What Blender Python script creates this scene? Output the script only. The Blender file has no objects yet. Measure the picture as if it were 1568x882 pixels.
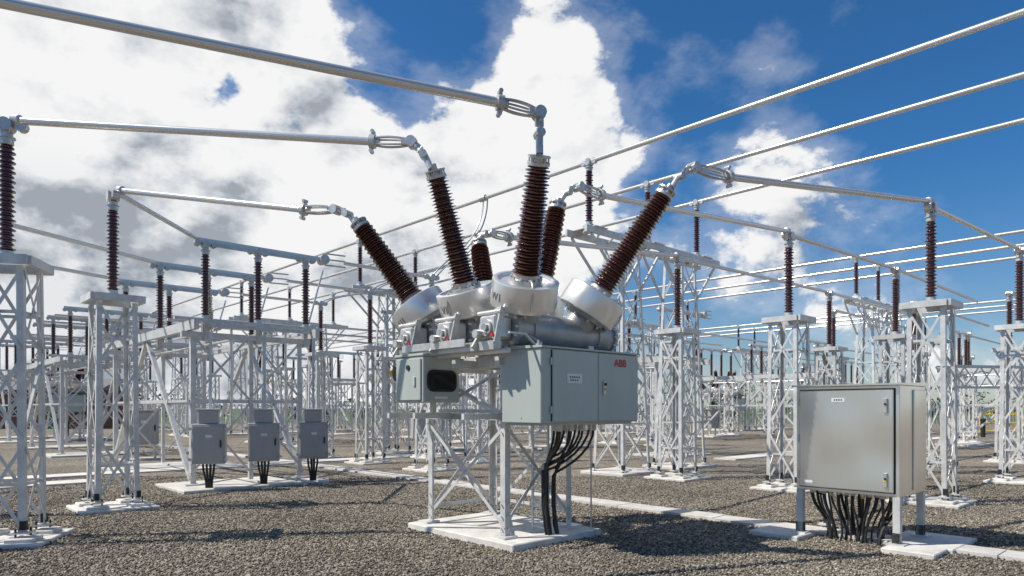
import bpy, math, random
import numpy as np
from mathutils import Vector, Matrix
random.seed(7); rng=np.random.default_rng(5)
sc=bpy.context.scene
sc.view_settings.view_transform='Standard'
try: sc.view_settings.look='None'
except Exception: pass
sc.view_settings.exposure=0
TH=math.radians(43)
CA,SA=math.cos(TH),math.sin(TH)
A=Vector((CA,SA,0)); B=Vector((-SA,CA,0))
C=Vector((-.12,9.1,0))
def W(a,b,z=0): return C+A*a+B*b+Vector((0,0,z))
def loc(p,o=C):
    d=Vector(p)-o
    return Vector((d.x*CA+d.y*SA,-d.x*SA+d.y*CA,d.z))
V=Vector
# ------------------------------------------------------------ materials
def mat(name,col,rough=.5,metal=0,var=.15,scale=6,bump=0,bscale=60,coat=0,col2=None,streak=False,rv=.1):
    m=bpy.data.materials.new(name); m.use_nodes=True
    nt=m.node_tree; n=nt.nodes; l=nt.links
    p=n['Principled BSDF']
    p.inputs['Roughness'].default_value=rough; p.inputs['Metallic'].default_value=metal
    if coat: p.inputs['Coat Weight'].default_value=coat; p.inputs['Coat Roughness'].default_value=.06
    tc=n.new('ShaderNodeTexCoord'); oi=n.new('ShaderNodeObjectInfo')
    off=n.new('ShaderNodeVectorMath'); off.operation='ADD'; l.new(tc.outputs['Object'],off.inputs[0])
    cb=n.new('ShaderNodeCombineXYZ'); ml=n.new('ShaderNodeMath'); ml.operation='MULTIPLY'; ml.inputs[1].default_value=37; l.new(oi.outputs['Random'],ml.inputs[0]); l.new(ml.outputs[0],cb.inputs[0]); l.new(ml.outputs[0],cb.inputs[1]); l.new(cb.outputs[0],off.inputs[1])
    vec=off.outputs[0]
    if streak:
        mp=n.new('ShaderNodeMapping'); mp.inputs['Scale'].default_value=(1,1,.18); l.new(vec,mp.inputs['Vector']); vec2=mp.outputs[0]
    else: vec2=vec
    no=n.new('ShaderNodeTexNoise'); no.inputs['Scale'].default_value=scale; no.inputs['Detail'].default_value=4; no.inputs['Roughness'].default_value=.65
    l.new(vec2,no.inputs['Vector'])
    r=n.new('ShaderNodeValToRGB'); r.color_ramp.elements[0].position=.3; r.color_ramp.elements[1].position=.72
    c2=col2 or [min(1,c*(1+var)) for c in col]; c1=[c*(1-var) for c in col]
    r.color_ramp.elements[0].color=(*c1,1); r.color_ramp.elements[1].color=(*c2,1)
    l.new(no.outputs['Fac'],r.inputs['Fac'])
    sv=n.new('ShaderNodeVectorMath'); sv.operation='SCALE'; mr0=n.new('ShaderNodeMapRange'); mr0.inputs['To Min'].default_value=.88; mr0.inputs['To Max'].default_value=1.08
    l.new(oi.outputs['Random'],mr0.inputs['Value']); l.new(r.outputs['Color'],sv.inputs[0]); l.new(mr0.outputs['Result'],sv.inputs['Scale'])
    l.new(sv.outputs['Vector'],p.inputs['Base Color'])
    mr=n.new('ShaderNodeMapRange'); mr.inputs['To Min'].default_value=max(.02,rough-rv); mr.inputs['To Max'].default_value=min(1,rough+rv*1.2)
    l.new(no.outputs['Fac'],mr.inputs['Value']); l.new(mr.outputs['Result'],p.inputs['Roughness'])
    if bump:
        nb=n.new('ShaderNodeTexNoise'); nb.inputs['Scale'].default_value=bscale; nb.inputs['Detail'].default_value=2
        l.new(vec,nb.inputs['Vector'])
        b=n.new('ShaderNodeBump'); b.inputs['Strength'].default_value=bump; b.inputs['Distance'].default_value=.01
        l.new(nb.outputs['Fac'],b.inputs['Height']); l.new(b.outputs['Normal'],p.inputs['Normal'])
    return m
M={}
M['galv']=mat('galvanised_steel',(.64,.635,.62),.4,.2,.2,5)
M['alu']=mat('cast_aluminium',(.58,.57,.55),.36,.5,.2,7,.15,90)
M['tank']=mat('tank_aluminium',(.37,.375,.375),.38,.4,.2,5,.3,60)
M['ring']=mat('ct_housing',(.82,.81,.79),.3,.65,.05,3,.03,30,rv=.05)
M['pipe']=mat('aluminium_tube',(.72,.70,.67),.25,.55,.04,.7,rv=.03)
M['porc']=mat('brown_porcelain',(.085,.024,.017),.15,0,.25,12,0,60,1.0)
M['paint']=mat('grey_paint',(.45,.495,.455),.36,0,.06,2.5,.04,120,streak=True)
M['paint2']=mat('cabinet_grey_paint',(.42,.41,.395),.5,0,.1,4,streak=True)
M['conc']=mat('concrete',(.64,.61,.56),.85,0,.2,3.5,.3,50)
M['black']=mat('black_rubber',(.02,.02,.022),.45,0,.3,10)
M['dark']=mat('dark_glass',(.012,.013,.015),.08,0,.1,3)
M['yel']=mat('yellow_paint',(.75,.5,.03),.5,0,.1,5)
M['white']=mat('white_label',(.75,.76,.76),.5,0,.04,5)
M['red']=mat('red_letters',(.62,.02,.03),.5,0,.05,5)
M['ink']=mat('dark_letters',(.13,.13,.14),.6,0,.05,5)
M['grn']=mat('green_paint',(.03,.16,.07),.5,0,.1,5)
# stainless
m=mat('brushed_stainless',(.94,.88,.79),.29,1,.04,1.6,streak=True,rv=.05); M['ss']=m
n=m.node_tree.nodes; l=m.node_tree.links; p=n['Principled BSDF']
p.inputs['Metallic'].default_value=.9
tc=n.new('ShaderNodeTexCoord'); mp=n.new('ShaderNodeMapping'); mp.inputs['Scale'].default_value=(140,140,2.5)
no=n.new('ShaderNodeTexNoise'); no.inputs['Scale'].default_value=1; no.inputs['Detail'].default_value=2
l.new(tc.outputs['Object'],mp.inputs['Vector']); l.new(mp.outputs['Vector'],no.inputs['Vector'])
bb=n.new('ShaderNodeBump'); bb.inputs['Strength'].default_value=.15; bb.inputs['Distance'].default_value=.003
l.new(no.outputs['Fac'],bb.inputs['Height'])
nw=n.new('ShaderNodeTexNoise'); nw.inputs['Scale'].default_value=1.4; nw.inputs['Detail'].default_value=0; l.new(tc.outputs['Object'],nw.inputs['Vector'])
b2=n.new('ShaderNodeBump'); b2.inputs['Strength'].default_value=.5; b2.inputs['Distance'].default_value=.08
l.new(nw.outputs['Fac'],b2.inputs['Height']); l.new(bb.outputs['Normal'],b2.inputs['Normal']); l.new(b2.outputs['Normal'],p.inputs['Normal'])
# ------------------------------------------------------------ mesh builder
class MB:
    def __init__(s): s.v=[]; s.f=[]; s.m=[]; s.names=[]
    def mi(s,k):
        if k not in s.names: s.names.append(k)
        return s.names.index(k)
    def hexa(s,pts,k):
        i=len(s.v); s.v+= [tuple(p) for p in pts]; mi=s.mi(k)
        for f in ((0,3,2,1),(4,5,6,7),(0,1,5,4),(1,2,6,5),(2,3,7,6),(3,0,4,7)):
            s.f.append(tuple(i+j for j in f)); s.m.append(mi)
    def box(s,x0,x1,y0,y1,z0,z1,k):
        s.hexa([(x0,y0,z0),(x1,y0,z0),(x1,y1,z0),(x0,y1,z0),(x0,y0,z1),(x1,y0,z1),(x1,y1,z1),(x0,y1,z1)],k)
    def cbox(s,x0,x1,y0,y1,z0,z1,c,k):
        mi=s.mi(k); P={}
        for ix,x in enumerate((x0,x1)):
            for iy,y in enumerate((y0,y1)):
                for iz,z in enumerate((z0,z1)):
                    sx=1 if ix==0 else -1; sy=1 if iy==0 else -1; sz=1 if iz==0 else -1
                    P[(ix,iy,iz,'x')]=len(s.v); s.v.append((x,y+sy*c,z+sz*c))
                    P[(ix,iy,iz,'y')]=len(s.v); s.v.append((x+sx*c,y,z+sz*c))
                    P[(ix,iy,iz,'z')]=len(s.v); s.v.append((x+sx*c,y+sy*c,z))
        def F(*q): s.f.append(tuple(q)); s.m.append(mi)
        for i in (0,1):
            F(*[P[(i,a,b,'x')] for a,b in ((0,0),(1,0),(1,1),(0,1))])
            F(*[P[(a,i,b,'y')] for a,b in ((0,0),(1,0),(1,1),(0,1))])
            F(*[P[(a,b,i,'z')] for a,b in ((0,0),(1,0),(1,1),(0,1))])
        for a in (0,1):
            for b in (0,1):
                F(P[(0,a,b,'y')],P[(1,a,b,'y')],P[(1,a,b,'z')],P[(0,a,b,'z')])
                F(P[(a,0,b,'x')],P[(a,1,b,'x')],P[(a,1,b,'z')],P[(a,0,b,'z')])
                F(P[(a,b,0,'x')],P[(a,b,1,'x')],P[(a,b,1,'y')],P[(a,b,0,'y')])
                for c_ in (0,1): F(P[(a,b,c_,'x')],P[(a,b,c_,'y')],P[(a,b,c_,'z')])
    def bar(s,p1,p2,w,h,k,up=None,off=(0,0)):
        p1=V(p1);p2=V(p2); d=(p2-p1).normalized()
        u=V(up) if up is not None else V((0,0,1))
        if abs(d.dot(u.normalized()))>.98: u=V((1,0,0))
        x=d.cross(u).normalized(); y=x.cross(d).normalized()
        o=x*off[0]+y*off[1]
        q=[]
        for P in (p1,p2):
            for a,b in ((-1,-1),(1,-1),(1,1),(-1,1)): q.append(P+o+x*(a*w/2)+y*(b*h/2))
        s.hexa(q,k)
    def ang(s,p1,p2,w,t,k,n1):
        p1=V(p1);p2=V(p2); d=(p2-p1).normalized(); n1=V(n1); n1=(n1-d*n1.dot(d)).normalized(); n2=d.cross(n1)
        s.ang2(p1,p2,w,t,k,n1,n2)
    def ang2(s,p1,p2,w,t,k,n1,n2):
        p1=V(p1);p2=V(p2); n1=V(n1);n2=V(n2)
        for a0,a1,b0,b1 in ((0,w,0,t),(0,t,t,w)):
            q=[]
            for P in (p1,p2):
                for a,b in ((a0,b0),(a1,b0),(a1,b1),(a0,b1)): q.append(P+n1*a+n2*b)
            s.hexa(q,k)
    def lathe(s,p,d,prof,k,seg=16,ref=None):
        p=V(p); d=V(d).normalized(); u=V(ref) if ref is not None else (V((1,0,0)) if abs(d.x)<.9 else V((0,1,0)))
        x=(u-d*u.dot(d)).normalized(); y=d.cross(x)
        i0=len(s.v); cs=[(math.cos(2*math.pi*j/seg),math.sin(2*math.pi*j/seg)) for j in range(seg)]
        kk=k
        for e in prof:
            c=p+d*e[0]
            for a,b in cs: s.v.append(tuple(c+x*(a*e[1])+y*(b*e[1])))
        for i in range(len(prof)-1):
            mi=s.mi(prof[i][2] if len(prof[i])>2 else kk)
            for j in range(seg):
                j2=(j+1)%seg
                s.f.append((i0+i*seg+j,i0+i*seg+j2,i0+(i+1)*seg+j2,i0+(i+1)*seg+j)); s.m.append(mi)
        s.f.append(tuple(i0+j for j in reversed(range(seg)))); s.m.append(s.mi(prof[0][2] if len(prof[0])>2 else kk))
        s.f.append(tuple(i0+(len(prof)-1)*seg+j for j in range(seg))); s.m.append(s.mi(prof[-1][2] if len(prof[-1])>2 else kk))
    def cyl(s,p1,p2,r,k,seg=12,r2=None):
        p1=V(p1);p2=V(p2); L=(p2-p1).length
        s.lathe(p1,p2-p1,[(0,r),(L,r if r2 is None else r2)],k,seg)
    def path(s,pts,r,k,seg=8):
        pts=[V(p) for p in pts]; i0=len(s.v); mi=s.mi(k); N=len(pts)
        x=None
        for i,p in enumerate(pts):
            d=(pts[min(i+1,N-1)]-pts[max(i-1,0)]).normalized()
            if x is None:
                u=V((0,0,1)) if abs(d.z)<.9 else V((1,0,0))
                x=(u-d*u.dot(d)).normalized()
            else: x=(x-d*x.dot(d)).normalized()
            y=d.cross(x)
            for j in range(seg):
                t=2*math.pi*j/seg; s.v.append(tuple(p+x*(r*math.cos(t))+y*(r*math.sin(t))))
        for i in range(N-1):
            for j in range(seg):
                j2=(j+1)%seg
                s.f.append((i0+i*seg+j,i0+i*seg+j2,i0+(i+1)*seg+j2,i0+(i+1)*seg+j)); s.m.append(mi)
        s.f.append(tuple(i0+j for j in reversed(range(seg)))); s.m.append(mi)
        s.f.append(tuple(i0+(N-1)*seg+j for j in range(seg))); s.m.append(mi)
    def mesh(s,name):
        me=bpy.data.meshes.new(name); me.from_pydata(s.v,[],s.f)
        for k in s.names: me.materials.append(M[k])
        me.polygons.foreach_set('material_index',s.m)
        me.polygons.foreach_set('use_smooth',[True]*len(s.f))
        me.set_sharp_from_angle(angle=math.radians(30)); me.update()
        return me
    def obj(s,name,loc=(0,0,0),rot=0,parent=None):
        o=bpy.data.objects.new(name,s.mesh(name)); sc.collection.objects.link(o)
        o.location=loc; o.rotation_euler=(0,0,rot)
        if parent: o.parent=parent
        return o
def inst(me,name,loc,rot=0,scale=None):
    o=bpy.data.objects.new(name,me); sc.collection.objects.link(o); o.location=loc; o.rotation_euler=(0,0,rot)
    if scale: o.scale=scale
    return o
def bez(p0,p1,p2,p3,n=14):
    p0,p1,p2,p3=map(V,(p0,p1,p2,p3)); r=[]
    for i in range(n+1):
        t=i/n; r.append(p0*(1-t)**3+p1*3*t*(1-t)**2+p2*3*t*t*(1-t)+p3*t**3)
    return r
# ------------------------------------------------------------ parts
def insulator(mb,x,y,z0,H=1.55,r=.1,n=22,seg=16):
    pr=[(0,.115,'alu'),(.03,.115,'alu'),(.035,.085,'alu'),(.1,.08,'porc')]
    h0=.1; h1=H-.1; pit=(h1-h0)/n
    for i in range(n):
        z=h0+pit*i; rr=r if i%2==0 else r*.84
        pr+=[(z+pit*.1,.058,'porc'),(z+pit*.32,rr,'porc'),(z+pit*.5,rr,'porc'),(z+pit*.85,.058,'porc')]
    pr+=[(h1,.07,'alu'),(h1+.015,.08,'alu'),(H-.02,.08,'alu'),(H-.015,.1,'alu'),(H,.1,'alu')]
    mb.lathe((x,y,z0),(0,0,1),pr,'porc',seg)
def clamp(mb,x,y,z,dirv=(1,0,0)):
    d=V(dirv); s=V((-d.y,d.x,0))
    c=V((x,y,z))
    mb.cyl(c,c+V((0,0,.05)),.07,'alu',10)
    mb.bar(c+V((0,0,.04))+s*.05,c+V((0,0,.2))+s*.05,.1,.02,'alu',up=s)
    mb.bar(c+V((0,0,.04))-s*.05,c+V((0,0,.2))-s*.05,.1,.02,'alu',up=s)
    mb.cyl(c+V((0,0,.15))-s*.09,c+V((0,0,.15))+s*.09,.085,'alu',12)
    for e in (-.17,.17):
        mb.cyl(c+V((0,0,.15))+d*e-s*.05,c+V((0,0,.15))+d*e+s*.05,.07,'alu',10)
    mb.bar(c+V((0,0,.15))-d*.17,c+V((0,0,.15))+d*.17,.05,.07,'alu')
def mast(mb,cx,cy,w0,w1,z0,z1,n,lw=.08,bw=.05,k='galv',hor=(),style='X',d0=None,d1=None):
    d0=d0 or w0; d1=d1 or w1
    def cn(z,i):
        t=(z-z0)/(z1-z0); hw=(w0+(w1-w0)*t)/2; hd=(d0+(d1-d0)*t)/2
        sx,sy=((-1,-1),(1,-1),(1,1),(-1,1))[i]
        return V((cx+sx*hw,cy+sy*hd,z))
    for i,(sx,sy) in enumerate(((-1,-1),(1,-1),(1,1),(-1,1))):
        mb.ang2(cn(z0,i),cn(z1,i),lw,.012,k,(-sx,0,0),(0,-sy,0))
    for f in range(4):
        i,j=f,(f+1)%4
        nv=V(((0,-1,0),(1,0,0),(0,1,0),(-1,0,0))[f])
        for q in range(n):
            za=z0+(z1-z0)*q/n; zb=z0+(z1-z0)*(q+1)/n
            a1,b1,a2,b2=cn(za,i),cn(za,j),cn(zb,i),cn(zb,j)
            g=.05
            ins=nv*(-.016)
            if style=='X' and (f%2==0 or q%2==0):
                mb.bar(a1.lerp(b2,g)+ins,a1.lerp(b2,1-g)+ins,bw,.006,k,up=nv); 
                mb.bar(b1.lerp(a2,g)-ins*.6,b1.lerp(a2,1-g)-ins*.6,bw,.006,k,up=nv)
                c=(a1+b2+b1+a2)/4; mb.cyl(c+nv*.0,c+nv*.03,.016,k,6)
            else:
                s_,e_=(a1,b2) if (q+f)%2==0 else (b1,a2)
                mb.bar(s_.lerp(e_,g)+ins,s_.lerp(e_,1-g)+ins,bw,.006,k,up=nv)
                mb.bar(s_.lerp(e_,g)+ins*2.2,s_.lerp(e_,1-g)+ins*2.2,.008,bw*.8,k,up=nv)
        for z in hor:
            mb.bar(cn(z,i)-nv*.03,cn(z,j)-nv*.03,.01,bw,k)
    for i in range(4):
        c=cn(z0,i); sx,sy=((-1,-1),(1,-1),(1,1),(-1,1))[i]
        mb.box(c.x-.09-.03*sx,c.x+.09-.03*sx,c.y-.09-.03*sy,c.y+.09-.03*sy,z0-.015,z0+.005,k)
        mb.bar(c+V((-.02*sx,-.02*sy,.03)),c+V((-.02*sx,-.02*sy,.14)),.07,.07,'black')
        for ex in (-.06,.06):
            mb.cyl((c.x-.03*sx+ex,c.y-.03*sy+ex,z0-.05),(c.x-.03*sx+ex,c.y-.03*sy+ex,z0+.05),.014,'black',6)
def slab(mb,x0,x1,y0,y1,z0,z1): mb.cbox(x0,x1,y0,y1,z0,z1,.012,'conc')
def make_post(seed,zt=3.6,pw=.6):
    mb=MB()
    slab(mb,-.58,.58,-.58,.58,-.05,.05)
    for sx in (-1,1):
        for sy in (-1,1): slab(mb,sx*.31-.16,sx*.31+.16,sy*.31-.16,sy*.31+.16,.04,.1)
    st=('X','Z','X')[seed]
    mast(mb,0,0,pw+.06,pw,.16,zt-.12,3 if st=='X' else 4,.078,.042,hor=(.75,zt-.7) if st=='X' else (1.9,),style=st)
    q=.38
    for s in (-1,1):
        mb.box(-q,q,s*q-.03,s*q+.03,zt-.12,zt-.005,'galv'); mb.box(s*q-.03,s*q+.03,-q+.031,q-.031,zt-.118,zt-.007,'galv')
    mb.box(-q+.02,q-.02,-.2,.2,zt-.02,zt-.002,'galv')
    insulator(mb,0,0,zt)
    clamp(mb,0,0,zt+1.55)
    if seed==1: mb.box(-.1,.1,-.335,-.325,1.6,1.78,'yel')
    return mb.mesh('insulator_support')
posts=[make_post(0),make_post(1),make_post(2)]
def post(x,y,i=0,rot=0,name='insulator_support'): return inst(posts[i],name,(x,y,0),TH+rot)
PR=[(7.55,12.3),(5.8,14.3),(4.0,16.5)]; PS=[(11.6,15.6),(10.0,17.8),(9.95,21.4)]
post(-6.44,8.7,0,-.5); post(-6.78,11.6,0,math.pi/2)
post(-5.9,5.3,0,.2); post(-10.2,7.6,0); post(-9.2,4.6,0)
for i,p in enumerate(PR): post(*p,0)
for i,p in enumerate(PS): post(*p,0)
def make_gantry():
    mb=MB(); zt=6.25
    for x in (1.3,4.0):
        slab(mb,x-.85,x+.85,-.7,.7,-.05,.07)
        mast(mb,x,0,1.15,.7,.12,zt-.3,5,.085,.045,hor=(1.3,3.6),style='X',d0=1.0,d1=.6)
    for y in (-.32,.32):
        mb.bar((-.5,y,zt-.2),(5.6,y,zt-.2),.07,.16,'galv')
        for x0,x1 in ((-.3,1.0),(5.4,4.3)):
            mb.bar((x0,y,zt-.3),(x1,y,zt-1.5),.05,.06,'galv')
        mb.bar((1.65,y,zt-1.5),(2.6,y,zt-.3),.05,.06,'galv'); mb.bar((3.65,y,zt-1.5),(2.7,y,zt-.3),.05,.06,'galv')
    for i in range(12):
        x=-.45+i*.54; mb.bar((x,-.3,zt-.2),(x+.5,.3,zt-.2),.04,.04,'galv')
    for x in (0,2.45,4.9):
        mb.box(x-.25,x+.25,-.4,.4,zt-.12,zt-.1,'galv')
        mb.box(x-.12,x+.12,-.12,.12,zt-.1,zt,'galv')
        insulator(mb,x,0,zt,1.45,.1,20,14)
        clamp(mb,x,0,zt+1.43,(0,1,0))
    mb.box(.9,1.15,-.53,-.52,2.9,3.1,'yel')
    return mb.mesh('busbar_gantry')
gm=make_gantry()
BUS0=6.9
def gantry(a,b): inst(gm,'busbar_gantry',W(a,b),TH)
for b in (4.4,15.4,26.5,37.5,49): gantry(6.9,b)
for b in (-7,4,15,26,37): gantry(23,b)
for b in (-14,-3,8,19,30,41): gantry(41,b)
def pipe(p1,p2,r,name='busbar_pipe',k='pipe',seg=16):
    mb=MB(); mb.cyl(p1,p2,r,k,seg); return mb.obj(name)
for a0 in (6.9,23,41):
    for q in (0,2.45,4.9): pipe(W(a0+q,-16,7.84),W(a0+q,62,7.84),.055 if a0<10 else .06,seg=32)
def make_disc():
    mb=MB(); zt=3.6; n=3; sp=3.2; XR=2.2
    slab(mb,-.75,1.75,-1.0,.9,-.05,.06); slab(mb,-.6,2.7,5.2,7.0,-.05,.06); slab(mb,1.9,2.6,-.35,.35,-.05,.05)
    for x in (-.35,XR+.15): mb.bar((x,-.5,zt-.16),(x,6.9,zt-.16),.1,.2,'galv')
    for ph in range(3):
        y=ph*sp
        for e in (-.22,.22): mb.bar((-.7,y+e,zt-.03),(2.6,y+e,zt-.03),.08,.06,'galv')
        for x in (0,1.15,2.3):
            insulator(mb,x,y,zt,1.5,.1,20,14)
            mb.cyl((x,y,zt-.45),(x,y,zt),.09,'alu',10)
            clamp(mb,x,y,zt+1.48)
        mb.bar((-.2,y,zt+1.7),(2.75,y,zt+1.7),.07,.1,'pipe')
        mb.bar((.1,y-.09,zt+1.62),(2.2,y-.09,zt+1.62),.03,.08,'alu')
        mb.cyl((2.75,y-.12,zt+1.7),(2.75,y+.12,zt+1.7),.12,'alu',12)
        for z in (1.58,1.72,1.86): mb.cyl((2.8,y,zt+z),(3.35,y,zt+z+.02),.02,'alu',6)
        mb.cyl((2.45,y+.3,zt-.1),(2.9,y+.3,zt+1.5),.025,'pipe',8)
        mb.bar((.0,y-.25,zt-.12),(2.3,y-.25,zt-.12),.04,.08,'alu')
    for y in (0,6.4):
        for x in (-.3,XR):
            mb.ang2((x,y,.1),(x,y,zt-.26),.11,.012,'galv',(1 if x<0 else -1,0,0),(0,1,0))
            mb.box(x-.14,x+.14,y-.14,y+.14,.06,.09,'galv')
        mx_=(XR-.3)/2
        mb.ang2((mx_,y,.1),(mx_,y,zt-.26),.09,.012,'galv',(1,0,0),(0,1,0))
        for x0,x1 in ((-.3,mx_),(mx_,XR)):
            mb.bar((x0,y-.01,.3),(x1,y-.01,1.8),.05,.008,'galv',up=(0,1,0)); mb.bar((x1,y+.015,.3),(x0,y+.015,1.8),.05,.008,'galv',up=(0,1,0))
            mb.bar((x0,y-.01,1.9),(x1,y-.01,3.3),.05,.008,'galv',up=(0,1,0)); mb.bar((x1,y+.015,1.9),(x0,y+.015,3.3),.05,.008,'galv',up=(0,1,0))
        mb.bar((-.3,y+.04,1.85),(XR,y+.04,1.85),.05,.08,'galv')
        mb.bar((-.5,y,zt-.33),(XR+.2,y,zt-.33),.1,.12,'galv')
    for x in (-.3,XR):
        mb.bar((x,0,.2),(x,3.1,zt-.3),.09,.09,'galv'); mb.bar((x,6.4,.2),(x,3.3,zt-.3),.09,.09,'galv')
        mb.bar((x,1.5,1.85),(x,4.9,1.85),.06,.08,'galv')
        mb.bar((x,0.05,1.85),(x,1.45,1.85),.05,.05,'galv'); mb.bar((x,4.95,1.85),(x,6.35,1.85),.05,.05,'galv')
    for x in (.2,1.3,2.0): mb.bar((x,-.3,zt-.2),(x,6.6,zt-.2),.05,.05,'galv')
    mb.cyl((.55,0,1.2),(.55,0,zt-.1),.03,'pipe',8); mb.cyl((1.8,0,1.2),(1.8,0,zt-.1),.03,'pipe',8)
    mb.cyl((.55,0,zt-.4),(.55,6.4,zt-.4),.03,'pipe',8)
    return mb.mesh('disconnector_switch')
dm=make_disc()
ND=V((-6.6,14.7,0))
inst(dm,'disconnector_switch',ND,TH)
for a,b in ((-1,22),(-1,35),(14.5,7.5),(14.5,20),(14.5,33),(30,-4),(30,9),(30,22),(30,36),(48,0),(48,14)):
    inst(dm,'disconnector_switch',W(a,b),TH)
for a,bs in ((7.9,(12.5,24,36,48)),(20,(1,14,26,38)),(34,(-12,0,13,27,40)),(-9,(27,40)),(54,(8,20))):
    for b0 in bs:
        for q in (-2.7,0,2.7): 
            p=W(a,b0+q); post(p.x,p.y,random.choice((0,2,0,1)) if a>30 else random.choice((0,2)))
for a0,a1,b0 in ((7.9,14.4,12.5),(7.9,14.4,24),(20,30,1),(20,30,14),(20,30,26),(34,48,0),(34,48,13),(-1,7.9,25),(-1,7.9,37)):
    for q in (-2.7,0,2.7): pipe(W(a0,b0+q,5.35),W(a1,b0+q,5.35),.05,seg=8)
mb=MB()
for z in (2.3,2.9):
    for y in (-.25,.25): mb.bar((0,y,z),(7,y,z),.05,.05,'galv')
for i in range(14):
    x=i*.5
    for y in (-.25,.25): mb.bar((x,y,2.3 if i%2 else 2.9),(x+.5,y,2.9 if i%2 else 2.3),.03,.03,'galv')
for x in (.0,7): mast(mb,x,0,.5,.5,.05,2.9,3,.07,.04)
mb.box(4.9,5.15,-.30,-.285,2.35,2.6,'yel')
mb.obj('truss_beam',(12.3,19.5,0),math.radians(12))
for i in range(3):
    mb=MB()
    mb.cbox(-.32,.32,-.17,.17,.56,1.38,.015,'paint2'); mb.cbox(-.29,.29,-.19,-.172,.6,1.34,.006,'paint2')
    mb.cbox(-.2,.18,-.14,.14,1.385,1.66,.012,'paint2'); mb.cbox(-.24,.22,-.17,.17,1.66,1.69,.006,'galv')
    for s in (-1,1):
        for z in (.66,1.28): mb.cyl((s*.34,-.2,z),(s*.34,-.17,z),.035,'galv',8)
    mb.box(-.05,.07,-.194,-.19,1.1,1.16,'white'); mb.box(.22,.25,-.215,-.19,.9,1.05,'black')
    for q in range(4):
        x=-.12+q*.07; mb.path(bez((x,0,.56),(x,0,.3),(x*.4,.03,.3),(x*.5,.03,-.02),6),.022,'black',6)
    mb.bar((.0,.22,.05),(.0,.22,3.3),.07,.05,'galv'); mb.bar((-.3,.19,1.2),(.3,.19,1.2),.04,.05,'galv')
    if i==2: slab(mb,-.35,.35,-.25,.4,-.05,.05)
    c=ND+A*(-.18+1.15*i)+B*(-.75)
    mb.obj('operating_cabinet',c,TH-.45)
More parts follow.
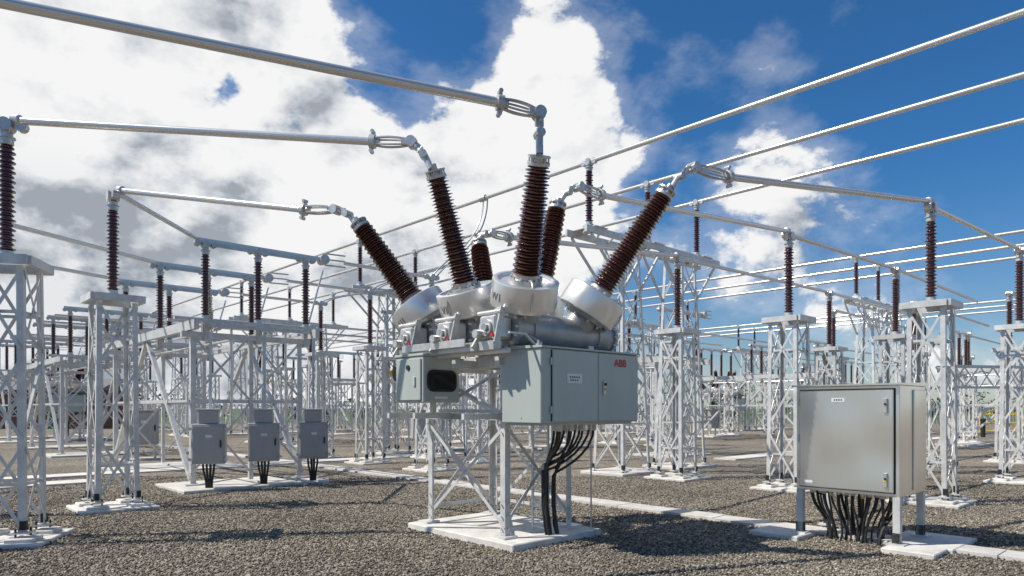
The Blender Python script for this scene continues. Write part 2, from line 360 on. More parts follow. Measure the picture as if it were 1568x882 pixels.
# ------------------------------------------------------------ circuit breaker
RR=.395
def make_breaker():
    par=bpy.data.objects.new('circuit_breaker',None); sc.collection.objects.link(par)
    kids=[]
    def add(mb,name): o=mb.obj(name,parent=par); kids.append(o); return o
    tips={'W1':(.295,7.35,4.42),'V1':(-.93,8.2,4.56),'U1':(-2.12,9.4,4.26),'W2':(1.97,8.65,4.47),'V2':(.65,9.65,4.6),'U2':(-.52,10.7,4.3)}
    tb={'W':-.82,'V':0,'U':.82}
    info={}
    mb=MB()
    for k,b in tb.items():
        c=V((-.72,b,2.64)); L=1.9
        mb.lathe(c,(1,0,0),[(0,.15),(.0,.25),(.05,.25),(.052,.215),(.3,.205),(.302,.222),(.36,.222),(.362,.205),(L-.42,.205),(L-.418,.222),(L-.36,.222),(L-.358,.205),(L-.12,.215),(L-.118,.24),(L-.07,.24),(L-.068,.21),(L-.02,.2),(L+.02,.16),(L+.04,.08)],'tank',32)
        for j in range(14):
            t=2*math.pi*j/14; y=b+.232*math.cos(t); z=2.64+.232*math.sin(t)
            mb.cyl((-.76,y,z),(-.65,y,z),.014,'galv',6)
            mb.cyl((-.72+L-.14,y,z),(-.72+L-.05,y,z),.012,'galv',6)
        mb.cbox(-1.0,-.74,b-.15,b+.13,2.5,2.76,.02,'alu'); mb.cyl((-1.03,b,2.62),(-.7,b,2.62),.1,'alu',14)
        mb.cyl((-1.03,b-.02,2.62),(-1.06,b-.02,2.62),.045,'tank',10)
        mb.cyl((-1.12,b+.07,2.55),(-1.0,b+.07,2.55),.05,'alu',10); mb.cyl((-1.03,b-.12,2.53),(-1.0,b-.12,2.53),.022,'red',10); mb.cyl((-1.0,b-.12,2.53),(-.98,b-.12,2.53),.04,'galv',10)
        mb.bar((-.95,b-.1,2.8),(-.75,b-.1,2.9),.08,.05,'alu'); mb.bar((-1.05,b+.16,2.38),(-.8,b+.16,2.74),.03,.1,'alu')
        mb.bar((-1.0,b-.17,2.44),(-.9,b-.17,2.85),.02,.08,'alu'); mb.cyl((-.95,b-.2,2.8),(-.95,b+.2,2.8),.025,'galv',8)
        for x in (-.3,.65): mb.box(x-.05,x+.05,b-.16,b+.16,2.36,2.5,'galv')
        mb.path(bez((-.5,b-.2,2.55),(-.5,b-.35,2.5),(-.3,b-.3,2.3),(-.1,b-.2,2.3),8),.012,'alu',6)
    mb.bar((-.95,-.95,2.42),(-.95,1.05,2.42),.12,.1,'alu'); mb.bar((-1.06,-.5,2.47),(-1.06,.8,2.47),.015,.09,'alu')
    mb.cyl((-.86,-1.05,2.36),(-.86,1.15,2.36),.03,'galv',10)
    add(mb,'tanks')
    mb=MB()
    for x in (-.35,.7): mb.bar((x,-1.1,2.29),(x,1.2,2.29),.1,.14,'galv')
    for y in (-.72,.1,1.0): mb.bar((-.75,y,2.26),(1.0,y,2.26),.08,.1,'galv')
    legs=[(-.42,-.5),(.8,-.5),(.8,1.1),(-.42,1.1)]
    for i,(x,y) in enumerate(legs):
        sx=1 if x<0 else -1; sy=1 if y<0 else -1
        mb.ang2((x,y,.12),(x,y,2.22),.09,.01,'galv',(sx,0,0),(0,sy,0))
        mb.box(x-.08,x+.14,y-.08,y+.14,.085,.115,'galv')
        for z in (.2,.35,.5,1.4,1.55,1.7,2.0): mb.cyl((x+sx*.05,y-.012*1,z),(x+sx*.05,y-.03,z),.014,'galv',6); mb.cyl((x-.012,y+sy*.05,z),(x-.03,y+sy*.05,z),.014,'galv',6)
    for i in range(4):
        (x0,y0),(x1,y1)=legs[i],legs[(i+1)%4]
        nv=V((y1-y0,x0-x1,0)).normalized()
        for z0,z1 in ((.22,1.5),(1.62,2.2)):
            mb.bar(V((x0,y0,z0))-nv*.02,V((x1,y1,z1))-nv*.02,.045,.006,'galv',up=nv); mb.bar(V((x1,y1,z0))+nv*.006,V((x0,y0,z1))+nv*.006,.045,.006,'galv',up=nv)
        c=V(((x0+x1)/2,(y0+y1)/2,.86)); mb.cyl(c-nv*.03,c+nv*.02,.02,'galv',6)
        mb.ang(V((x0,y0,1.55)),V((x1,y1,1.55)),.07,.008,'galv',(0,0,1))
        mb.ang(V((x0,y0,.3 if i in (1,2) else 1.64)),V((x1,y1,.3 if i in (1,2) else 1.64)),.045,.008,'galv',(0,0,1))
    for y in (-.45,.55,1.15): mb.bar((-1.05,y,1.6),(-.3,y,1.6),.05,.07,'galv')
    for y in (-.62,-.34): mb.bar((.22,y,.1),(.22,y,1.55),.03,.02,'galv')
    for i in range(22): mb.bar((.22,-.605,.15+.065*i),(.22,-.355,.15+.065*i),.015,.015,'galv')
    mb.cyl((.86,-.80,.0),(.86,-.80,1.52),.011,'alu',8)
    slab(mb,-.62,1.0,-.86,1.32,-.05,.085)
    add(mb,'support_stand')
    for k,t in tips.items():
        mb=MB(); E=loc(t); a=-.45 if k[1]=='1' else .5
        T=V((a,tb[k[0]],2.70)); d=(E-T).normalized(); L=(E-T).length
        mb.lathe(T,d,[(0,.2),(.2,.19),(.202,.27),(.24,.28)],'tank',24)
        mb.lathe(T+d*.24,d,[(0,.28),(.0,RR-.02),(.01,RR-.004),(.022,RR),(.30,RR),(.312,RR-.004),(.32,RR-.018),(.322,RR-.06),(.285,RR-.075),(.28,.15)],'ring',56)
        mb.lathe(T+d*.27,d,[(.24,.2,'alu'),(.31,.195,'alu'),(.312,.16,'alu'),(.38,.145,'alu')],'alu',28)
        x=(V((1,0,0))-d*d.x).normalized(); y=d.cross(x)
        for j in range(12):
            c=2*math.pi*j/12; q=T+d*.57+x*(.178*math.cos(c))+y*(.178*math.sin(c))
            mb.cyl(q,q+d*.035,.013,'galv',6)
        for j in range(8):
            c=2*math.pi*j/8+.2; q=T+d*.2+x*(.25*math.cos(c))+y*(.25*math.sin(c)); mb.cyl(q-d*.03,q,.014,'galv',6)
        h0=.63; h1=L-.1; n=34; pit=(h1-h0)/n; pr=[(h0-.02,.12)]
        for i in range(n):
            f=i/n; rc=.118-.035*f; rs=(.176-.038*f) if i%2==0 else (.155-.035*f); z=h0+pit*i
            pr+=[(z+pit*.08,rc),(z+pit*.35,rs-.003),(z+pit*.48,rs),(z+pit*.6,rs-.006),(z+pit*.92,rc)]
        pr+=[(h1,.08)]
        mb.lathe(T,d,pr,'porc',28)
        mb.lathe(T,d,[(h1-.01,.085),(h1,.125),(h1+.035,.125),(h1+.04,.09),(h1+.075,.085),(h1+.08,.125),(h1+.1,.125),(h1+.105,.04),(h1+.17,.035),(h1+.175,.02)],'alu',20)
        for j in range(8):
            c=2*math.pi*j/8; q=T+d*(h1+.03)+x*(.105*math.cos(c))+y*(.105*math.sin(c)); mb.cyl(q,q+d*.055,.01,'galv',6)
        xx=(V((0,0,1))-d*d.z).normalized()
        mb.path(bez(T+d*.3-xx*(RR+.005),T+d*.5-xx*(RR+.06),T+d*.64-xx*.34,T+d*.6-xx*.2,8),.012,'alu',6)
        add(mb,'bushing_'+k.lower()); info[k]=(T,d)
    mb=MB()
    x0,x1,y0,y1,z0,z1=-.70,1.06,-1.40,-.75,1.53,2.38
    mb.cbox(x0,x1,y0,y1,z0,z1,.008,'paint')
    mb.hexa([(x0-.02,y0-.035,z1),(x1+.02,y0-.035,z1),(x1+.02,y1+.02,z1),(x0-.02,y1+.02,z1),(x0-.02,y0-.035,z1+.02),(x1+.02,y0-.035,z1+.02),(x1+.02,y1+.02,z1+.055),(x0-.02,y1+.02,z1+.055)],'paint')
    mb.cbox(x0+.17,x0+.955,y0-.026,y0-.003,z0+.015,z1-.012,.006,'paint'); mb.cbox(x0+.965,x1-.012,y0-.026,y0-.003,z0+.015,z1-.012,.006,'paint')
    mb.box(x0+.954,x0+.966,y0-.012,y0-.002,z0+.02,z1-.02,'black'); mb.box(x0+.158,x0+.171,y0-.006,y0-.001,z0+.02,z1-.02,'black')
    for z in (z0+.15,z1-.15): mb.cyl((x0+.15,y0-.018,z-.04),(x0+.15,y0-.018,z+.04),.012,'alu',8); mb.cyl((x1-.005,y0-.018,z-.04),(x1-.005,y0-.018,z+.04),.012,'alu',8)
    mb.cbox(x0+1.04,x0+1.09,y0-.045,y0-.026,z0+.33,z0+.5,.006,'alu'); mb.cyl((x0+1.065,y0-.06,z0+.46),(x0+1.065,y0-.045,z0+.46),.02,'black',10); mb.cyl((x0+1.065,y0-.065,z0+.40),(x0+1.065,y0-.045,z0+.40),.014,'yel',10)
    mb.box(x0+.4,x0+.66,y0-.031,y0-.0265,z0+.46,z0+.57,'white')
    for q in range(5): mb.box(x0+.44+q*.038,x0+.462+q*.038,y0-.033,y0-.0315,z0+.52,z0+.54,'ink')
    for q in range(4): mb.box(x0+.45+q*.038,x0+.475+q*.038,y0-.033,y0-.0315,z0+.485,z0+.502,'ink')
    for xx in (x0+.02,x0+.1):
        for z in (z0+.06,z1-.06): mb.cyl((xx,y0-.006,z),(xx,y0,z),.008,'alu',6)
    mb.cyl((x0-.006,y0+.32,z1-.06),(x0,y0+.32,z1-.06),.01,'alu',6); mb.cyl((x0-.006,y0+.32,z0+.06),(x0,y0+.32,z0+.06),.01,'alu',6)
    mb.box(x0+.05,x1-.05,y0+.05,y1-.05,z0-.03,z0,'paint')
    mb.bar((x0+.1,y0+.2,z1+.05),(x0-.05,y0+.2,z1+.16),.03,.02,'galv'); mb.bar((x0-.05,y0+.2,z1+.16),(x0-.3,y0+.2,z1+.16),.03,.02,'galv')
    for sx in (x0+.06,x1-.06):
        mb.lathe((sx,y0+.1,z1+.03),(0,0,1),[(0,.03),(.02,.03),(.022,.012),(.06,.012)],'galv',8)
    for s in (x0+.3,x1-.3): mb.bar((s,y1+.001,z0+.2),(s,-.5,z0+.2),.06,.08,'galv'); mb.bar((s,y1+.021,z1-.1),(s,-.5,z1-.1),.06,.08,'galv')
    add(mb,'control_cabinet')
    mb=MB()
    x0,x1,y0,y1,z0,z1=-1.08,-.50,.30,.92,1.77,2.36
    mb.cbox(x0,x1,y0,y1,z0,z1,.012,'paint'); mb.cbox(x0-.015,x1+.015,y0-.015,y1+.015,z1,z1+.035,.008,'paint')
    mb.cbox(x0-.02,x0-.002,y0+.04,y1-.04,z0+.03,z1-.03,.006,'paint')
    def rr(cx,cz,w,h,r,y,d,k):
        P=[]
        for (ex,ez,a0) in ((1,1,0),(-1,1,90),(-1,-1,180),(1,-1,270)):
            for j in range(6):
                t=math.radians(a0+j*18); P.append((cx+ex*(w/2-r)+r*math.cos(t),cz+ez*(h/2-r)+r*math.sin(t)))
        i=len(mb.v); mi=mb.mi(k); n=len(P)
        for yy in (y,y-d):
            for q in P: mb.v.append((q[0],yy,q[1]))
        for j in range(n): mb.f.append((i+j,i+(j+1)%n,i+n+(j+1)%n,i+n+j)); mb.m.append(mi)
        mb.f.append(tuple(i+n+j for j in range(n))); mb.m.append(mi)
    rr(-.79,2.05,.47,.28,.09,y0-.001,.012,'black'); rr(-.79,2.05,.41,.22,.07,y0-.012,.006,'dark')
    mb.box(-.9,-.7,y0-.004,y0-.001,1.82,1.85,'white')
    mb.cyl((x0-.035,y0+.3,2.22),(x0-.015,y0+.3,2.22),.035,'black',10); mb.cbox(x0-.04,x0-.02,y0+.14,y0+.18,1.98,2.1,.005,'galv')
    mb.bar((x1-.1,y0+.1,z1+.03),(x1-.1,y0+.1,2.46),.1,.1,'alu'); mb.bar((x0+.15,y1-.2,z1+.03),(x0+.15,y1-.2,2.46),.1,.1,'alu'); mb.cyl((x0+.25,y0+.15,z1+.03),(x0+.25,y0+.15,2.5),.08,'alu',12)
    for j in range(4):
        mb.path([V((x0+.1-.05*math.sin(t)-.012*j,y1+.06+.015*j+.02*math.cos(t*1.3),2.16+.1*math.cos(t))) for t in [i*2*math.pi/12 for i in range(13)]],.008,'black',5)
    mb.bar((x0+.3,y0+.2,z0),(x0+.3,y0+.2,1.62),.06,.06,'galv')
    add(mb,'mechanism_cabinet')
    mb=MB()
    for j in range(11):
        xx=-.12+.07*j+random.uniform(-.02,.02); yy=-1.15+.12*(j%3)
        ex=.12+.04*(j%5); ey=-.68+.03*(j%4); zz=.75+.08*(j%4)
        mb.path(bez((xx,yy,1.5),(xx,yy,1.05+.05*(j%3)),(ex,ey,1.25-.04*j),(ex,ey,zz),8)+[V((ex,ey,.45)),V((ex+.02*(j%3),ey-.02,.2)),V((ex+.03,ey-.06,-.02))],.016,'black',7)
        mb.cyl((xx,yy,1.42),(xx,yy,1.5),.028,'alu',8)
    add(mb,'control_cables')
    return par,kids,info
br,kids,info=make_breaker()
br.location=C; br.rotation_euler=(0,0,TH)
def text(s,size,k,name,fn,parent):
    cu=bpy.data.curves.new(name,'FONT'); cu.body=s; cu.size=size; cu.align_x='CENTER'; cu.offset=size*.018; cu.resolution_u=3
    o=bpy.data.objects.new(name,cu); sc.collection.objects.link(o)
    bpy.context.view_layer.update()
    me=bpy.data.meshes.new_from_object(o.evaluated_get(bpy.context.evaluated_depsgraph_get()))
    bpy.data.objects.remove(o); me.name=name
    for v in me.vertices: v.co=fn(v.co.x,v.co.y)
    me.materials.clear(); me.materials.append(M[k])
    o=bpy.data.objects.new(name,me); sc.collection.objects.link(o); o.parent=parent; return o
text('ABB',.13,'red','maker_letters',lambda x,y:V((.68+x*1.05,-1.4315,2.215+y)),br)
def onring(key,ang):
    T,d=info[key]; 
    n1=loc((0,0,1.7))-(T+d*.4); n1=(n1-d*n1.dot(d)).normalized(); n2=d.cross(n1)
    def f(x,y):
        q=ang+x/(RR+.003); return T+d*(.34+y)+n1*((RR+.003)*math.cos(q))+n2*((RR+.003)*math.sin(q))
    return f
text('W1',.13,'ink','phase_letters',onring('W1',-.95),br); text('V1',.13,'ink','phase_letters',onring('V1',-.95),br); text('U1',.13,'ink','phase_letters',onring('U1',-.85),br)
for pos,rt in ((V((-24,36.6,0)),TH-.3),(V((16,52,0)),TH)):
    e=bpy.data.objects.new('circuit_breaker',None); sc.collection.objects.link(e); e.location=pos; e.rotation_euler=(0,0,rt)
    for k in kids:
        o=bpy.data.objects.new(k.name.split('.')[0],k.data); sc.collection.objects.link(o); o.parent=e
def flex(mb,pend,pdir,term,tip):
    pend=V(pend);term=V(term);tip=V(tip); d=V(pdir).normalized(); s=d.cross(V((0,0,1))).normalized(); u=s.cross(d)
    mb.lathe(pend-d*.03,d,[(0,.075),(.0,.085),(.07,.085),(.075,.05),(.12,.05)],'alu',14)
    mb.bar(pend+u*.13,pend-u*.13,.03,.045,'alu',up=d)
    for sg in (-1,1): mb.cyl(pend+u*.12*sg-s*.04,pend+u*.12*sg+s*.04,.025,'alu',8)
    e=term
    for sa,sb in ((1,1),(1,-1),(-1,1),(-1,-1),(0,1.3),(0,-1.3)):
        o=s*(.04*sa)+u*(.034*sb)
        mb.path(bez(pend+o*.8,pend.lerp(e,.3)+o*1.7,pend.lerp(e,.75)+o*1.4,e+o*.55,8),.013,'alu',6)
    mb.bar(e-d*.12,e+d*.06,.1,.08,'alu')
    mb.bar(e,e+(tip-e)*.45+u*.02,.09,.035,'alu',up=s)
    mb.bar(e+(tip-e)*.4,e+(tip-e)*.8,.03,.1,'alu',up=s)
    mb.cyl(e-s*.075,e+s*.075,.065,'alu',12)
    q=e+(tip-e)*.62; mb.cyl(q-s*.07,q+s*.07,.05,'alu',10)
    mb.cyl(e+(tip-e)*.72,tip-V((0,0,.08)),.04,'alu',10)
    for t in (.25,.5): 
        q=e+(tip-e)*t; mb.cyl(q-s*.06,q+s*.06,.018,'galv',6)
def run(start,end,term,tip,r=.05):
    start=V(start);end=V(end); d=(end-start).normalized()
    mb=MB(); mb.cyl(start,end,r,'pipe',32); flex(mb,end,d,term,tip)
    mb.lathe(start-d*.08,d,[(0,.05),(.01,.075),(.1,.075),(.11,.06)],'alu',12)
    return mb.obj('busbar_pipe')
run((-5.27,5.63,5.26),(-.13,7.2,4.92),(.29,7.32,4.86),(.295,7.3,4.5))
run((-6.3,8.72,5.37),(-1.72,8.4,4.98),(-1.22,8.3,4.93),(-.97,8.17,4.64),.048)
run((-6.6,11.55,5.38),(-2.96,9.7,4.52),(-2.45,9.5,4.46),(-2.16,9.38,4.33),.046)
run((7.45,12.22,5.40),(2.9,9.15,4.80),(2.35,8.85,4.82),(2.02,8.65,4.56),.048)
run((5.7,14.2,5.38),(1.3,10.0,4.82),(.95,9.75,4.86),(.68,9.66,4.7),.045)
run((3.95,16.4,5.36),(-.05,11.1,4.48),(-.35,10.85,4.48),(-.52,10.72,4.4),.045)
for s_,e_ in ((PR[0],PS[0]),(PR[1],PS[1]),(PR[2],PS[2])): 
    pipe((s_[0]+.12,s_[1]+.1,5.33),(e_[0]-.12,e_[1]-.1,5.33),.045)
for e_ in PS: pipe((e_[0],e_[1],5.33),(e_[0]+8*CA,e_[1]+8*SA,5.33),.045)
pipe((-6.72,11.75,5.36),(-6.72,14.5,5.32),.045)
pipe((-11,10.3,5.36),W(-1,11.6,5.32)+V((-.1,0,0)),.05); pipe((-14,13.2,5.36),W(-1,14.8,5.32)+V((-.1,0,0)),.05)
post(-14,13.2,0); post(-11,10.3,0)
for i,q in enumerate((0,3.2,6.4)):
    s_=ND+A*3.3+B*q+V((0,0,5.3)); e_=W(BUS0+2.45*i-.0,8.45+q,7.84)
    mid=ND+A*6.0+B*q+V((0,0,5.3)); pipe(s_,mid,.045)
    mb=MB(); mb.path(bez(mid,mid+V((.3,.2,.6)),e_-V((0,0,1.4)),e_,14),.022,'alu',6); mb.path([p+V((.12,.05,0)) for p in bez(mid,mid+V((.3,.2,.6)),e_-V((0,0,1.4)),e_,14)],.022,'alu',6)
    mb.lathe(e_-B*.12,B,[(0,.09),(.24,.09)],'alu',12)
    mb.obj('dropper_conductor')
    post(mid.x,mid.y,2)
# ------------------------------------------------------------ stainless kiosk
mb=MB()
X1,Y1,Z0,Z1=1.0,1.25,.63,1.98
mb.cbox(0.04,X1,0,Y1,Z0,Z1,.008,'ss')
mb.cbox(0.0,.036,.06,Y1-.06,Z0+.05,Z1-.05,.01,'ss')
mb.box(.0365,.0395,.045,Y1-.045,Z0+.038,Z1-.038,'black')
mb.hexa([(-.04,-.03,Z1),(X1+.03,-.03,Z1),(X1+.03,Y1+.03,Z1),(-.04,Y1+.03,Z1),(-.04,-.03,Z1+.02),(X1+.03,-.03,Z1+.05),(X1+.03,Y1+.03,Z1+.05),(-.04,Y1+.03,Z1+.02)],'ss')
mb.cbox(.5,X1-.03,-.02,-.002,Z0+.05,Z1-.05,.006,'ss')
for z in (Z0+.2,Z1-.25):
    mb.cbox(-.03,-.001,.12,.16,z-.09,z+.09,.006,'alu'); mb.cyl((-.04,.14,z+.02),(-.03,.14,z+.02),.014,'black',8)
mb.box(-.0035,-.001,.62,.78,Z1-.2,Z1-.15,'white'); mb.box(-.0035,-.001,1.02,1.14,Z0+.1,Z0+.135,'white'); mb.box(-.0345,-.0305,.128,.155,Z0+.18,Z0+.22,'yel')
for q in range(4): mb.box(-.0055,-.0037,.65+q*.028,.668+q*.028,Z1-.185,Z1-.165,'ink')
for z in (Z0+.2,Z0+.68,Z1-.2): mb.cyl((-.005,Y1-.05,z-.05),(-.005,Y1-.05,z+.05),.012,'galv',8)
for x,y in ((.04,.0),(.04,Y1-.08),(X1-.09,.0),(X1-.09,Y1-.08)):
    mb.ang2((x,y,.06),(x,y,Z0),.08,.01,'galv',(1,0,0),(0,1,0)); mb.box(x-.06,x+.14,y-.06,y+.14,.05,.075,'galv')
    mb.box(x,x+.09,y,y+.09,.076,.2,'black')
for j in range(24):
    yy=.12+(j%12)*.09+random.uniform(-.02,.02); xx=.15+.25*(j//12)+random.uniform(-.03,.06)
    ey=.3+(j%12)*.055+random.uniform(-.05,.05); ex=.3+random.uniform(-.15,.15)
    mb.path(bez((xx,yy,Z0),(xx+random.uniform(-.06,.06),yy,Z0-.3),(ex,ey+random.uniform(-.1,.1),.35),(ex+random.uniform(-.05,.05),ey,-.03),8),random.choice((.012,.018,.022)),'black',7)
    mb.cyl((xx,yy,Z0-.04),(xx,yy,Z0),.03,'alu',8); mb.cyl((xx,yy,Z0-.065),(xx,yy,Z0-.04),.024,'yel' if j%4==0 else 'black',8)
slab(mb,-.25,.25,-.45,.12,-.05,.06); slab(mb,-.3,.25,1.08,1.75,-.05,.06); slab(mb,.26,1.3,-.5,.3,-.05,.055)
mb.obj('cable_marshalling_kiosk',(4.6,8.12,0),TH)
# ------------------------------------------------------------ paths
mb=MB()
pc=V((3.86,9.75,0)); t=-8.0
while t<46:
    L=.9; g=.012
    a0=t; a1=t+L-g; jx=random.uniform(-.012,.012)
    q=[pc+B*a0-A*(.22+jx),pc+B*a0+A*(.22-jx),pc+B*a1+A*(.22-jx),pc+B*a1-A*(.22+jx)]; z=.04+random.uniform(-.006,.006)
    mb.hexa([V((p.x,p.y,-.02)) for p in q]+[V((p.x,p.y,z)) for p in q],'conc'); t+=L
mb.obj('concrete_path')
mb=MB()
for o_,d_,wd,l0,l1 in ((V((-6,19.2,0)),A*-1,.4,5,30),(V((7.0,22.5,0)),A,.4,0,30),(V((-2,25.5,0)),A*-1,.4,0,30)):
    s=d_.cross(V((0,0,1)))
    q=[o_+d_*l0-s*wd,o_+d_*l0+s*wd,o_+d_*l1+s*wd,o_+d_*l1-s*wd]
    if d_.x<0: q=q[::-1]
    mb.hexa([V((p.x,p.y,-.02)) for p in q]+[V((p.x,p.y,.04)) for p in q],'conc')
mb.obj('concrete_path')
# ------------------------------------------------------------ ground
def gravel_mat(stone):
    m=bpy.data.materials.new('gravel_stone' if stone else 'gravel'); m.use_nodes=True; nt=m.node_tree; n=nt.nodes; l=nt.links; p=n['Principled BSDF']
    p.inputs['Roughness'].default_value=.9; p.inputs['Specular IOR Level'].default_value=.25
    geo=n.new('ShaderNodeNewGeometry')
    r=n.new('ShaderNodeValToRGB'); e=r.color_ramp.elements
    e[0].position=0; e[0].color=(.075,.064,.05,1); e[1].position=1; e[1].color=(.54,.49,.42,1)
    q=e.new(.3); q.color=(.16,.134,.104,1); q=e.new(.65); q.color=(.265,.226,.178,1); q=e.new(.9); q.color=(.38,.335,.27,1)
    big=n.new('ShaderNodeTexNoise'); big.inputs['Scale'].default_value=.45; big.inputs['Detail'].default_value=4; l.new(geo.outputs['Position'],big.inputs['Vector'])
    mr=n.new('ShaderNodeMapRange'); mr.inputs['From Min'].default_value=.3; mr.inputs['From Max'].default_value=.7; mr.inputs['To Min'].default_value=.78; mr.inputs['To Max'].default_value=1.2
    l.new(big.outputs['Fac'],mr.inputs['Value'])
    mx=n.new('ShaderNodeVectorMath'); mx.operation='SCALE'
    if stone: l.new(geo.outputs['Random Per Island'],r.inputs['Fac'])
    else:
        vo=n.new('ShaderNodeTexVoronoi'); vo.inputs['Scale'].default_value=38; l.new(geo.outputs['Position'],vo.inputs['Vector'])
        sp=n.new('ShaderNodeSeparateColor'); l.new(vo.outputs['Color'],sp.inputs['Color']); l.new(sp.outputs['Red'],r.inputs['Fac'])
        b=n.new('ShaderNodeBump'); b.inputs['Strength'].default_value=1; b.inputs['Distance'].default_value=.02; b.invert=True
        l.new(vo.outputs['Distance'],b.inputs['Height']); l.new(b.outputs['Normal'],p.inputs['Normal'])
    l.new(r.outputs['Color'],mx.inputs[0]); l.new(mr.outputs['Result'],mx.inputs['Scale']); l.new(mx.outputs['Vector'],p.inputs['Base Color'])
    return m
M['grav']=gravel_mat(False); M['stone']=gravel_mat(True)
mb=MB(); mb.v=[(-1500,-300,0),(1500,-300,0),(1500,2500,0),(-1500,2500,0)]; mb.f=[(0,1,2,3)]; mb.m=[mb.mi('grav')]; mb.obj('gravel_ground')
N=120000
ys=5+ (rng.random(N)**1.35)*12
xs=rng.uniform(-1,1,N)*(ys*.82+.6)
base=np.array([(1,0,0),(-1,0,0),(0,1,0),(0,-1,0),(0,0,1),(0,0,-1)],float)
sz=rng.uniform(.009,.019,N)
vv=base[None]*rng.uniform(.7,1.25,(N,6,1)); vv=vv+rng.uniform(-.28,.28,(N,6,3))
an=rng.uniform(0,6.28,N); tl=rng.uniform(-.7,.7,N)
cx,sx=np.cos(tl),np.sin(tl); y=vv[:,:,1]*cx[:,None]-vv[:,:,2]*sx[:,None]; z=vv[:,:,1]*sx[:,None]+vv[:,:,2]*cx[:,None]; vv[:,:,1]=y; vv[:,:,2]=z*.75
c_,s_=np.cos(an),np.sin(an); x=vv[:,:,0]*c_[:,None]-vv[:,:,1]*s_[:,None]; y=vv[:,:,0]*s_[:,None]+vv[:,:,1]*c_[:,None]; vv[:,:,0]=x; vv[:,:,1]=y
vv*=sz[:,None,None]; vv[:,:,0]+=xs[:,None]; vv[:,:,1]+=ys[:,None]; vv[:,:,2]+=(rng.uniform(.002,.014,N))[:,None]
tri=np.array([(0,2,4),(2,1,4),(1,3,4),(3,0,4),(2,0,5),(1,2,5),(3,1,5),(0,3,5)])
fa=(tri[None]+(np.arange(N)*6)[:,None,None]).reshape(-1)
me=bpy.data.meshes.new('gravel'); me.vertices.add(N*6); me.vertices.foreach_set('co',vv.reshape(-1).astype(np.float32))
me.loops.add(len(fa)); me.loops.foreach_set('vertex_index',fa.astype(np.int32)); me.polygons.add(N*8); me.polygons.foreach_set('loop_start',np.arange(0,N*24,3,dtype=np.int32))
me.materials.append(M['stone']); me.update(); me.validate()
inst(me,'gravel',(0,0,0))
M['grass']=mat('grass',(.07,.11,.03),.9,0,.35,.4)
mb=MB(); mb.v=[(-1500,74,.004),(1500,74,.004),(1500,2490,.004),(-1500,2490,.004)]; mb.f=[(0,1,2,3)]; mb.m=[mb.mi('grass')]; mb.obj('grass_field')
mb=MB(); 
for i in range(620):
    x=-95+i*.3; mb.box(x-.04,x+.04,70,70.03,.05,2.3,'galv')
for z in (.4,1.9): mb.box(-95,91,70.04,70.1,z,z+.08,'galv')
for i in range(68): x=-95+i*2.75; mb.box(x-.05,x+.05,70.1,70.2,0,2.4,'galv')
mb.obj('palisade_fence')
M['leaf']=mat('foliage',(.045,.075,.022),.9,0,.5,1.2)
M['bark']=mat('bark',(.12,.09,.06),.9,0,.2,4)
mb=MB(); lf=mb.mi('leaf')
for i in range(190):
    x=-150+i*1.65+random.uniform(-1,1); y=105+random.uniform(-6,10); h=random.choice((2.6,3.2,3.8,4.6))+random.uniform(-.5,.8); 
    mb.cyl((x,y,0),(x,y,h*.6),.12,'bark',5,.05)
    for q in range(75):
        t=random.random(); rr_=h*.38*math.sqrt(max(.05,1-(2*t-1)**2))*random.uniform(.5,1.1); an_=random.uniform(0,6.28)
        c=V((x+rr_*math.cos(an_)*1.3,y+rr_*math.sin(an_),h*.12+t*h*.88)); i0=len(mb.v)
        for _ in range(3): mb.v.append(tuple(c+V((random.uniform(-.4,.4),random.uniform(-.4,.4),random.uniform(-.3,.3)))))
        mb.f.append((i0,i0+1,i0+2)); mb.m.append(lf)
mb.obj('distant_trees')
M['brick']=mat('brick',(.2,.1,.06),.85,0,.2,3,.2,30); M['roof']=mat('roof_sheet',(.16,.15,.15),.6,0,.1,3)
mb=MB(); mb.box(-46,-34,56,62,0,3.2,'brick'); mb.hexa([(-46.4,55.6,3.2),(-33.6,55.6,3.2),(-33.6,62.4,3.2),(-46.4,62.4,3.2),(-46.4,58.6,4.2),(-33.6,58.6,4.2),(-33.6,59.4,4.2),(-46.4,59.4,4.2)],'roof')
mb.box(-38,-37,55.95,55.99,0,2.1,'grn')
for x in (-44,-41,-36): mb.box(x,x+1,55.95,55.99,1.1,2.1,'dark'); mb.box(x-.05,x+1.05,55.93,55.95,1.03,1.1,'white')
mb.obj('brick_building')
mb=MB()
for x in (0,1.2,2.4): mb.cyl((x,0,0),(x,0,1.3),.04,'yel',8)
for z in (.25,.75,1.3): mb.cyl((0,0,z),(2.4,0,z),.04,'yel',8)
mb.bar((0,0,1.3),(1.2,0,1.75),.05,.05,'yel'); mb.bar((2.4,0,1.3),(1.2,0,1.75),.05,.05,'yel')
mb.bar((0,0.01,.25),(1.2,0.01,1.3),.04,.04,'yel'); mb.bar((2.4,.01,.25),(1.2,.01,1.3),.04,.04,'yel')
mb.obj('safety_barrier',(29.8,43.5,0),-.1)
mb=MB(); mb.lathe((27.6,40,0),(0,0,1),[(0,.12),(.9,.12),(.95,.15),(1.05,.15),(1.1,.08)],'black',12); mb.obj('bollard')
mb=MB(); mb.cbox(-14,-13.1,50,50.8,0,1.5,.03,'grn'); mb.cbox(-14.05,-13.05,49.95,50.85,1.5,1.6,.03,'grn'); mb.box(-13.9,-13.2,49.97,49.995,.1,1.4,'grn'); mb.obj('equipment_box')
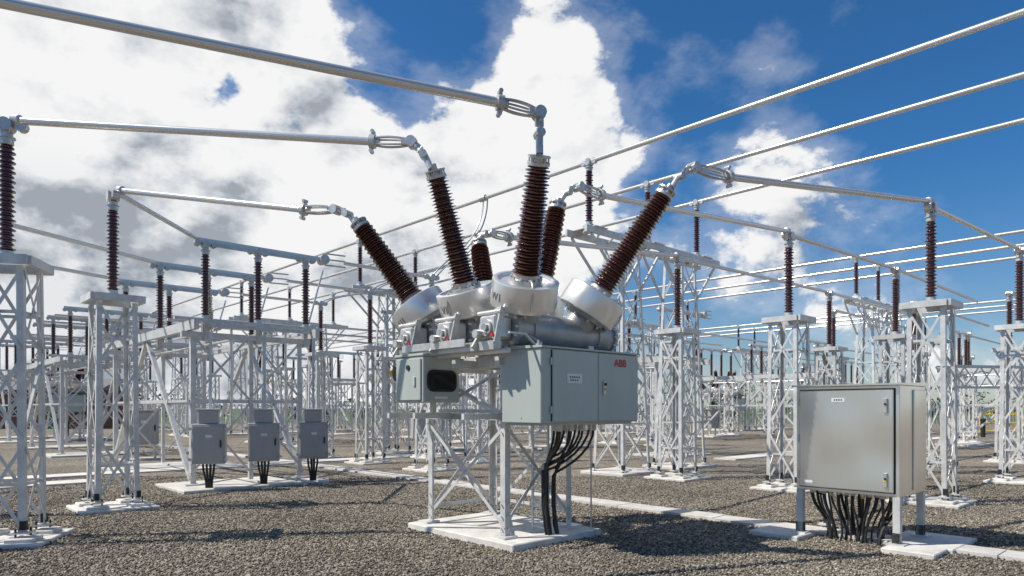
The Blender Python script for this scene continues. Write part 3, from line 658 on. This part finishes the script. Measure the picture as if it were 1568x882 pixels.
for x,y in ((-12.2,22.5),(-3.5,27),(30,50),(12,41)):
    mb=MB(); mb.cbox(-.45,.45,-.25,.25,.5,1.6,.015,'paint2'); mb.cbox(-.42,.42,-.275,-.252,.55,1.55,.006,'paint2'); mb.cbox(-.5,.5,-.3,.3,1.6,1.64,.01,'paint2')
    for a_ in (-.4,.4): mb.bar((a_,0,0),(a_,0,.5),.07,.07,'galv')
    slab(mb,-.6,.6,-.4,.4,-.05,.05); mb.box(-.1,.1,-.28,-.276,1.2,1.3,'white'); mb.box(.3,.34,-.3,-.276,.95,1.15,'black')
    mb.obj('field_cabinet',(x,y,0),TH)
# ------------------------------------------------------------ light
S=V((-.63,-.09,.77)).normalized()
sun=bpy.data.lights.new('sun','SUN'); sun.energy=5.0; sun.angle=math.radians(.5); sun.color=(1,.945,.85)
so=bpy.data.objects.new('sun',sun); sc.collection.objects.link(so); so.rotation_euler=S.to_track_quat('Z','Y').to_euler()
w=bpy.data.worlds.new('World'); sc.world=w; w.use_nodes=True; nt=w.node_tree; n=nt.nodes; l=nt.links; n.clear()
def N_(t,**k):
    q=n.new(t)
    for a,b in k.items(): setattr(q,a,b)
    return q
def math_(op,a,b=None,clamp=False):
    q=N_('ShaderNodeMath',operation=op,use_clamp=clamp)
    for i,x in enumerate((a,b)):
        if x is None: continue
        if isinstance(x,(int,float)): q.inputs[i].default_value=x
        else: l.new(x,q.inputs[i])
    return q.outputs[0]
def mrange(x,a,b,c,d,smooth=True):
    q=N_('ShaderNodeMapRange',interpolation_type='SMOOTHSTEP' if smooth else 'LINEAR')
    l.new(x,q.inputs['Value'])
    for k,vv_ in zip(('From Min','From Max','To Min','To Max'),(a,b,c,d)): q.inputs[k].default_value=vv_
    return q.outputs[0]
sky=N_('ShaderNodeTexSky',sky_type='NISHITA'); sky.sun_disc=False; sky.sun_elevation=math.asin(S.z); sky.sun_rotation=math.atan2(S.x,S.y); sky.air_density=1.0; sky.dust_density=.4; sky.ozone_density=2
tc=N_('ShaderNodeTexCoord'); D=tc.outputs['Generated']
def noise(offset,scale,detail,rough,dist=0,zs=1.5):
    mp=N_('ShaderNodeMapping'); l.new(D,mp.inputs['Vector']); mp.inputs['Location'].default_value=offset; mp.inputs['Scale'].default_value=(1,1,zs)
    q=N_('ShaderNodeTexNoise'); l.new(mp.outputs[0],q.inputs['Vector']); q.inputs['Scale'].default_value=scale; q.inputs['Detail'].default_value=detail; q.inputs['Roughness'].default_value=rough; q.inputs['Distortion'].default_value=dist
    return q.outputs['Fac']
O=V((1.3,.4,.2)); S0=V((-.65,-.19,.735))
n1=noise(tuple(O),4.6,10,.59,.1); n1s=noise((O.x+S0.x*.035,O.y+S0.y*.035,O.z+.05),4.6,6,.57,.1)
def blob(u,v,r0,r1,amp):
    c=V((u-784,1045,625-v)).normalized()
    dt=N_('ShaderNodeVectorMath',operation='DOT_PRODUCT'); l.new(D,dt.inputs[0]); dt.inputs[1].default_value=c
    return mrange(dt.outputs['Value'],math.cos(math.radians(r0)),math.cos(math.radians(r1)),0,amp)
acc=n1
for bl in ((60,200,40,14,.17),(350,60,14,4,.09),(850,160,10,3,.18),(800,330,12,4,.10),(640,60,10,3,-.20),(560,160,6,1,-.10),(400,185,5,1,-.20),(300,130,4,1,-.06),(1450,140,26,8,-.20),(1190,350,10,3,.19),(1290,390,7,2,.08),(1110,190,8,2,.09),(540,370,20,6,.12),(1050,500,10,3,-.08),(1540,400,10,4,.14),(1400,470,9,3,.05),(980,40,10,2,-.05)):
    acc=math_('ADD',acc,blob(*bl))
sepd=N_('ShaderNodeSeparateXYZ'); l.new(D,sepd.inputs[0])
acc=math_('ADD',acc,mrange(sepd.outputs['Y'],-.3,.35,-.14,0))
cov=mrange(acc,.52,.60,0,1)
wisp=math_('MULTIPLY',mrange(acc,.40,.56,0,.42),noise((5,2,1),9,6,.6,.4,3.0))
cov=math_('MAXIMUM',cov,wisp)
diff=math_('SUBTRACT',n1,n1s)
big=noise((3,1,2),3.2,6,.55)
sh=math_('ADD',math_('MULTIPLY',diff,5.2),mrange(big,.34,.62,.42,1.0))
edge=mrange(acc,.60,.72,.2,0)
dens=mrange(acc,.66,.95,0,.06)
lit=math_('SUBTRACT',math_('ADD',sh,edge),dens,True)
low=blob(80,520,16,4,.42)
lit=math_('SUBTRACT',lit,low,True)
rp=N_('ShaderNodeValToRGB'); l.new(lit,rp.inputs['Fac']); e=rp.color_ramp.elements
e[0].position=0; e[0].color=(.38,.42,.48,1); e[1].position=.9; e[1].color=(1,1,1,1); q=e.new(.3); q.color=(.64,.675,.725,1); q=e.new(.6); q.color=(.88,.89,.91,1)
bg1=N_('ShaderNodeBackground'); bg1.inputs['Strength'].default_value=.1
tint=N_('ShaderNodeValToRGB'); l.new(sepd.outputs['Z'],tint.inputs['Fac']); e=tint.color_ramp.elements; tint.color_ramp.interpolation='EASE'
e[0].position=.0; e[0].color=(.68,.78,.90,1); e[1].position=.34; e[1].color=(.28,.72,1.08,1)
tn=N_('ShaderNodeMix',data_type='RGBA',blend_type='MULTIPLY'); tn.inputs['Factor'].default_value=1; l.new(sky.outputs[0],tn.inputs['A']); l.new(tint.outputs['Color'],tn.inputs['B'])
l.new(tn.outputs['Result'],bg1.inputs['Color'])
bg2=N_('ShaderNodeBackground'); bg2.inputs['Strength'].default_value=.92; l.new(rp.outputs[0],bg2.inputs['Color'])
mx=N_('ShaderNodeMixShader'); l.new(cov,mx.inputs[0]); l.new(bg1.outputs[0],mx.inputs[1]); l.new(bg2.outputs[0],mx.inputs[2])
out=N_('ShaderNodeOutputWorld'); l.new(mx.outputs[0],out.inputs[0])
# ------------------------------------------------------------ camera
cam=bpy.data.cameras.new('camera'); co=bpy.data.objects.new('camera',cam); sc.collection.objects.link(co)
cam.lens=24; cam.sensor_width=36; cam.shift_y=184/1568; cam.clip_end=5000; cam.clip_start=.1
co.location=(0,0,1.7); co.rotation_euler=(math.pi/2,0,0); sc.camera=co
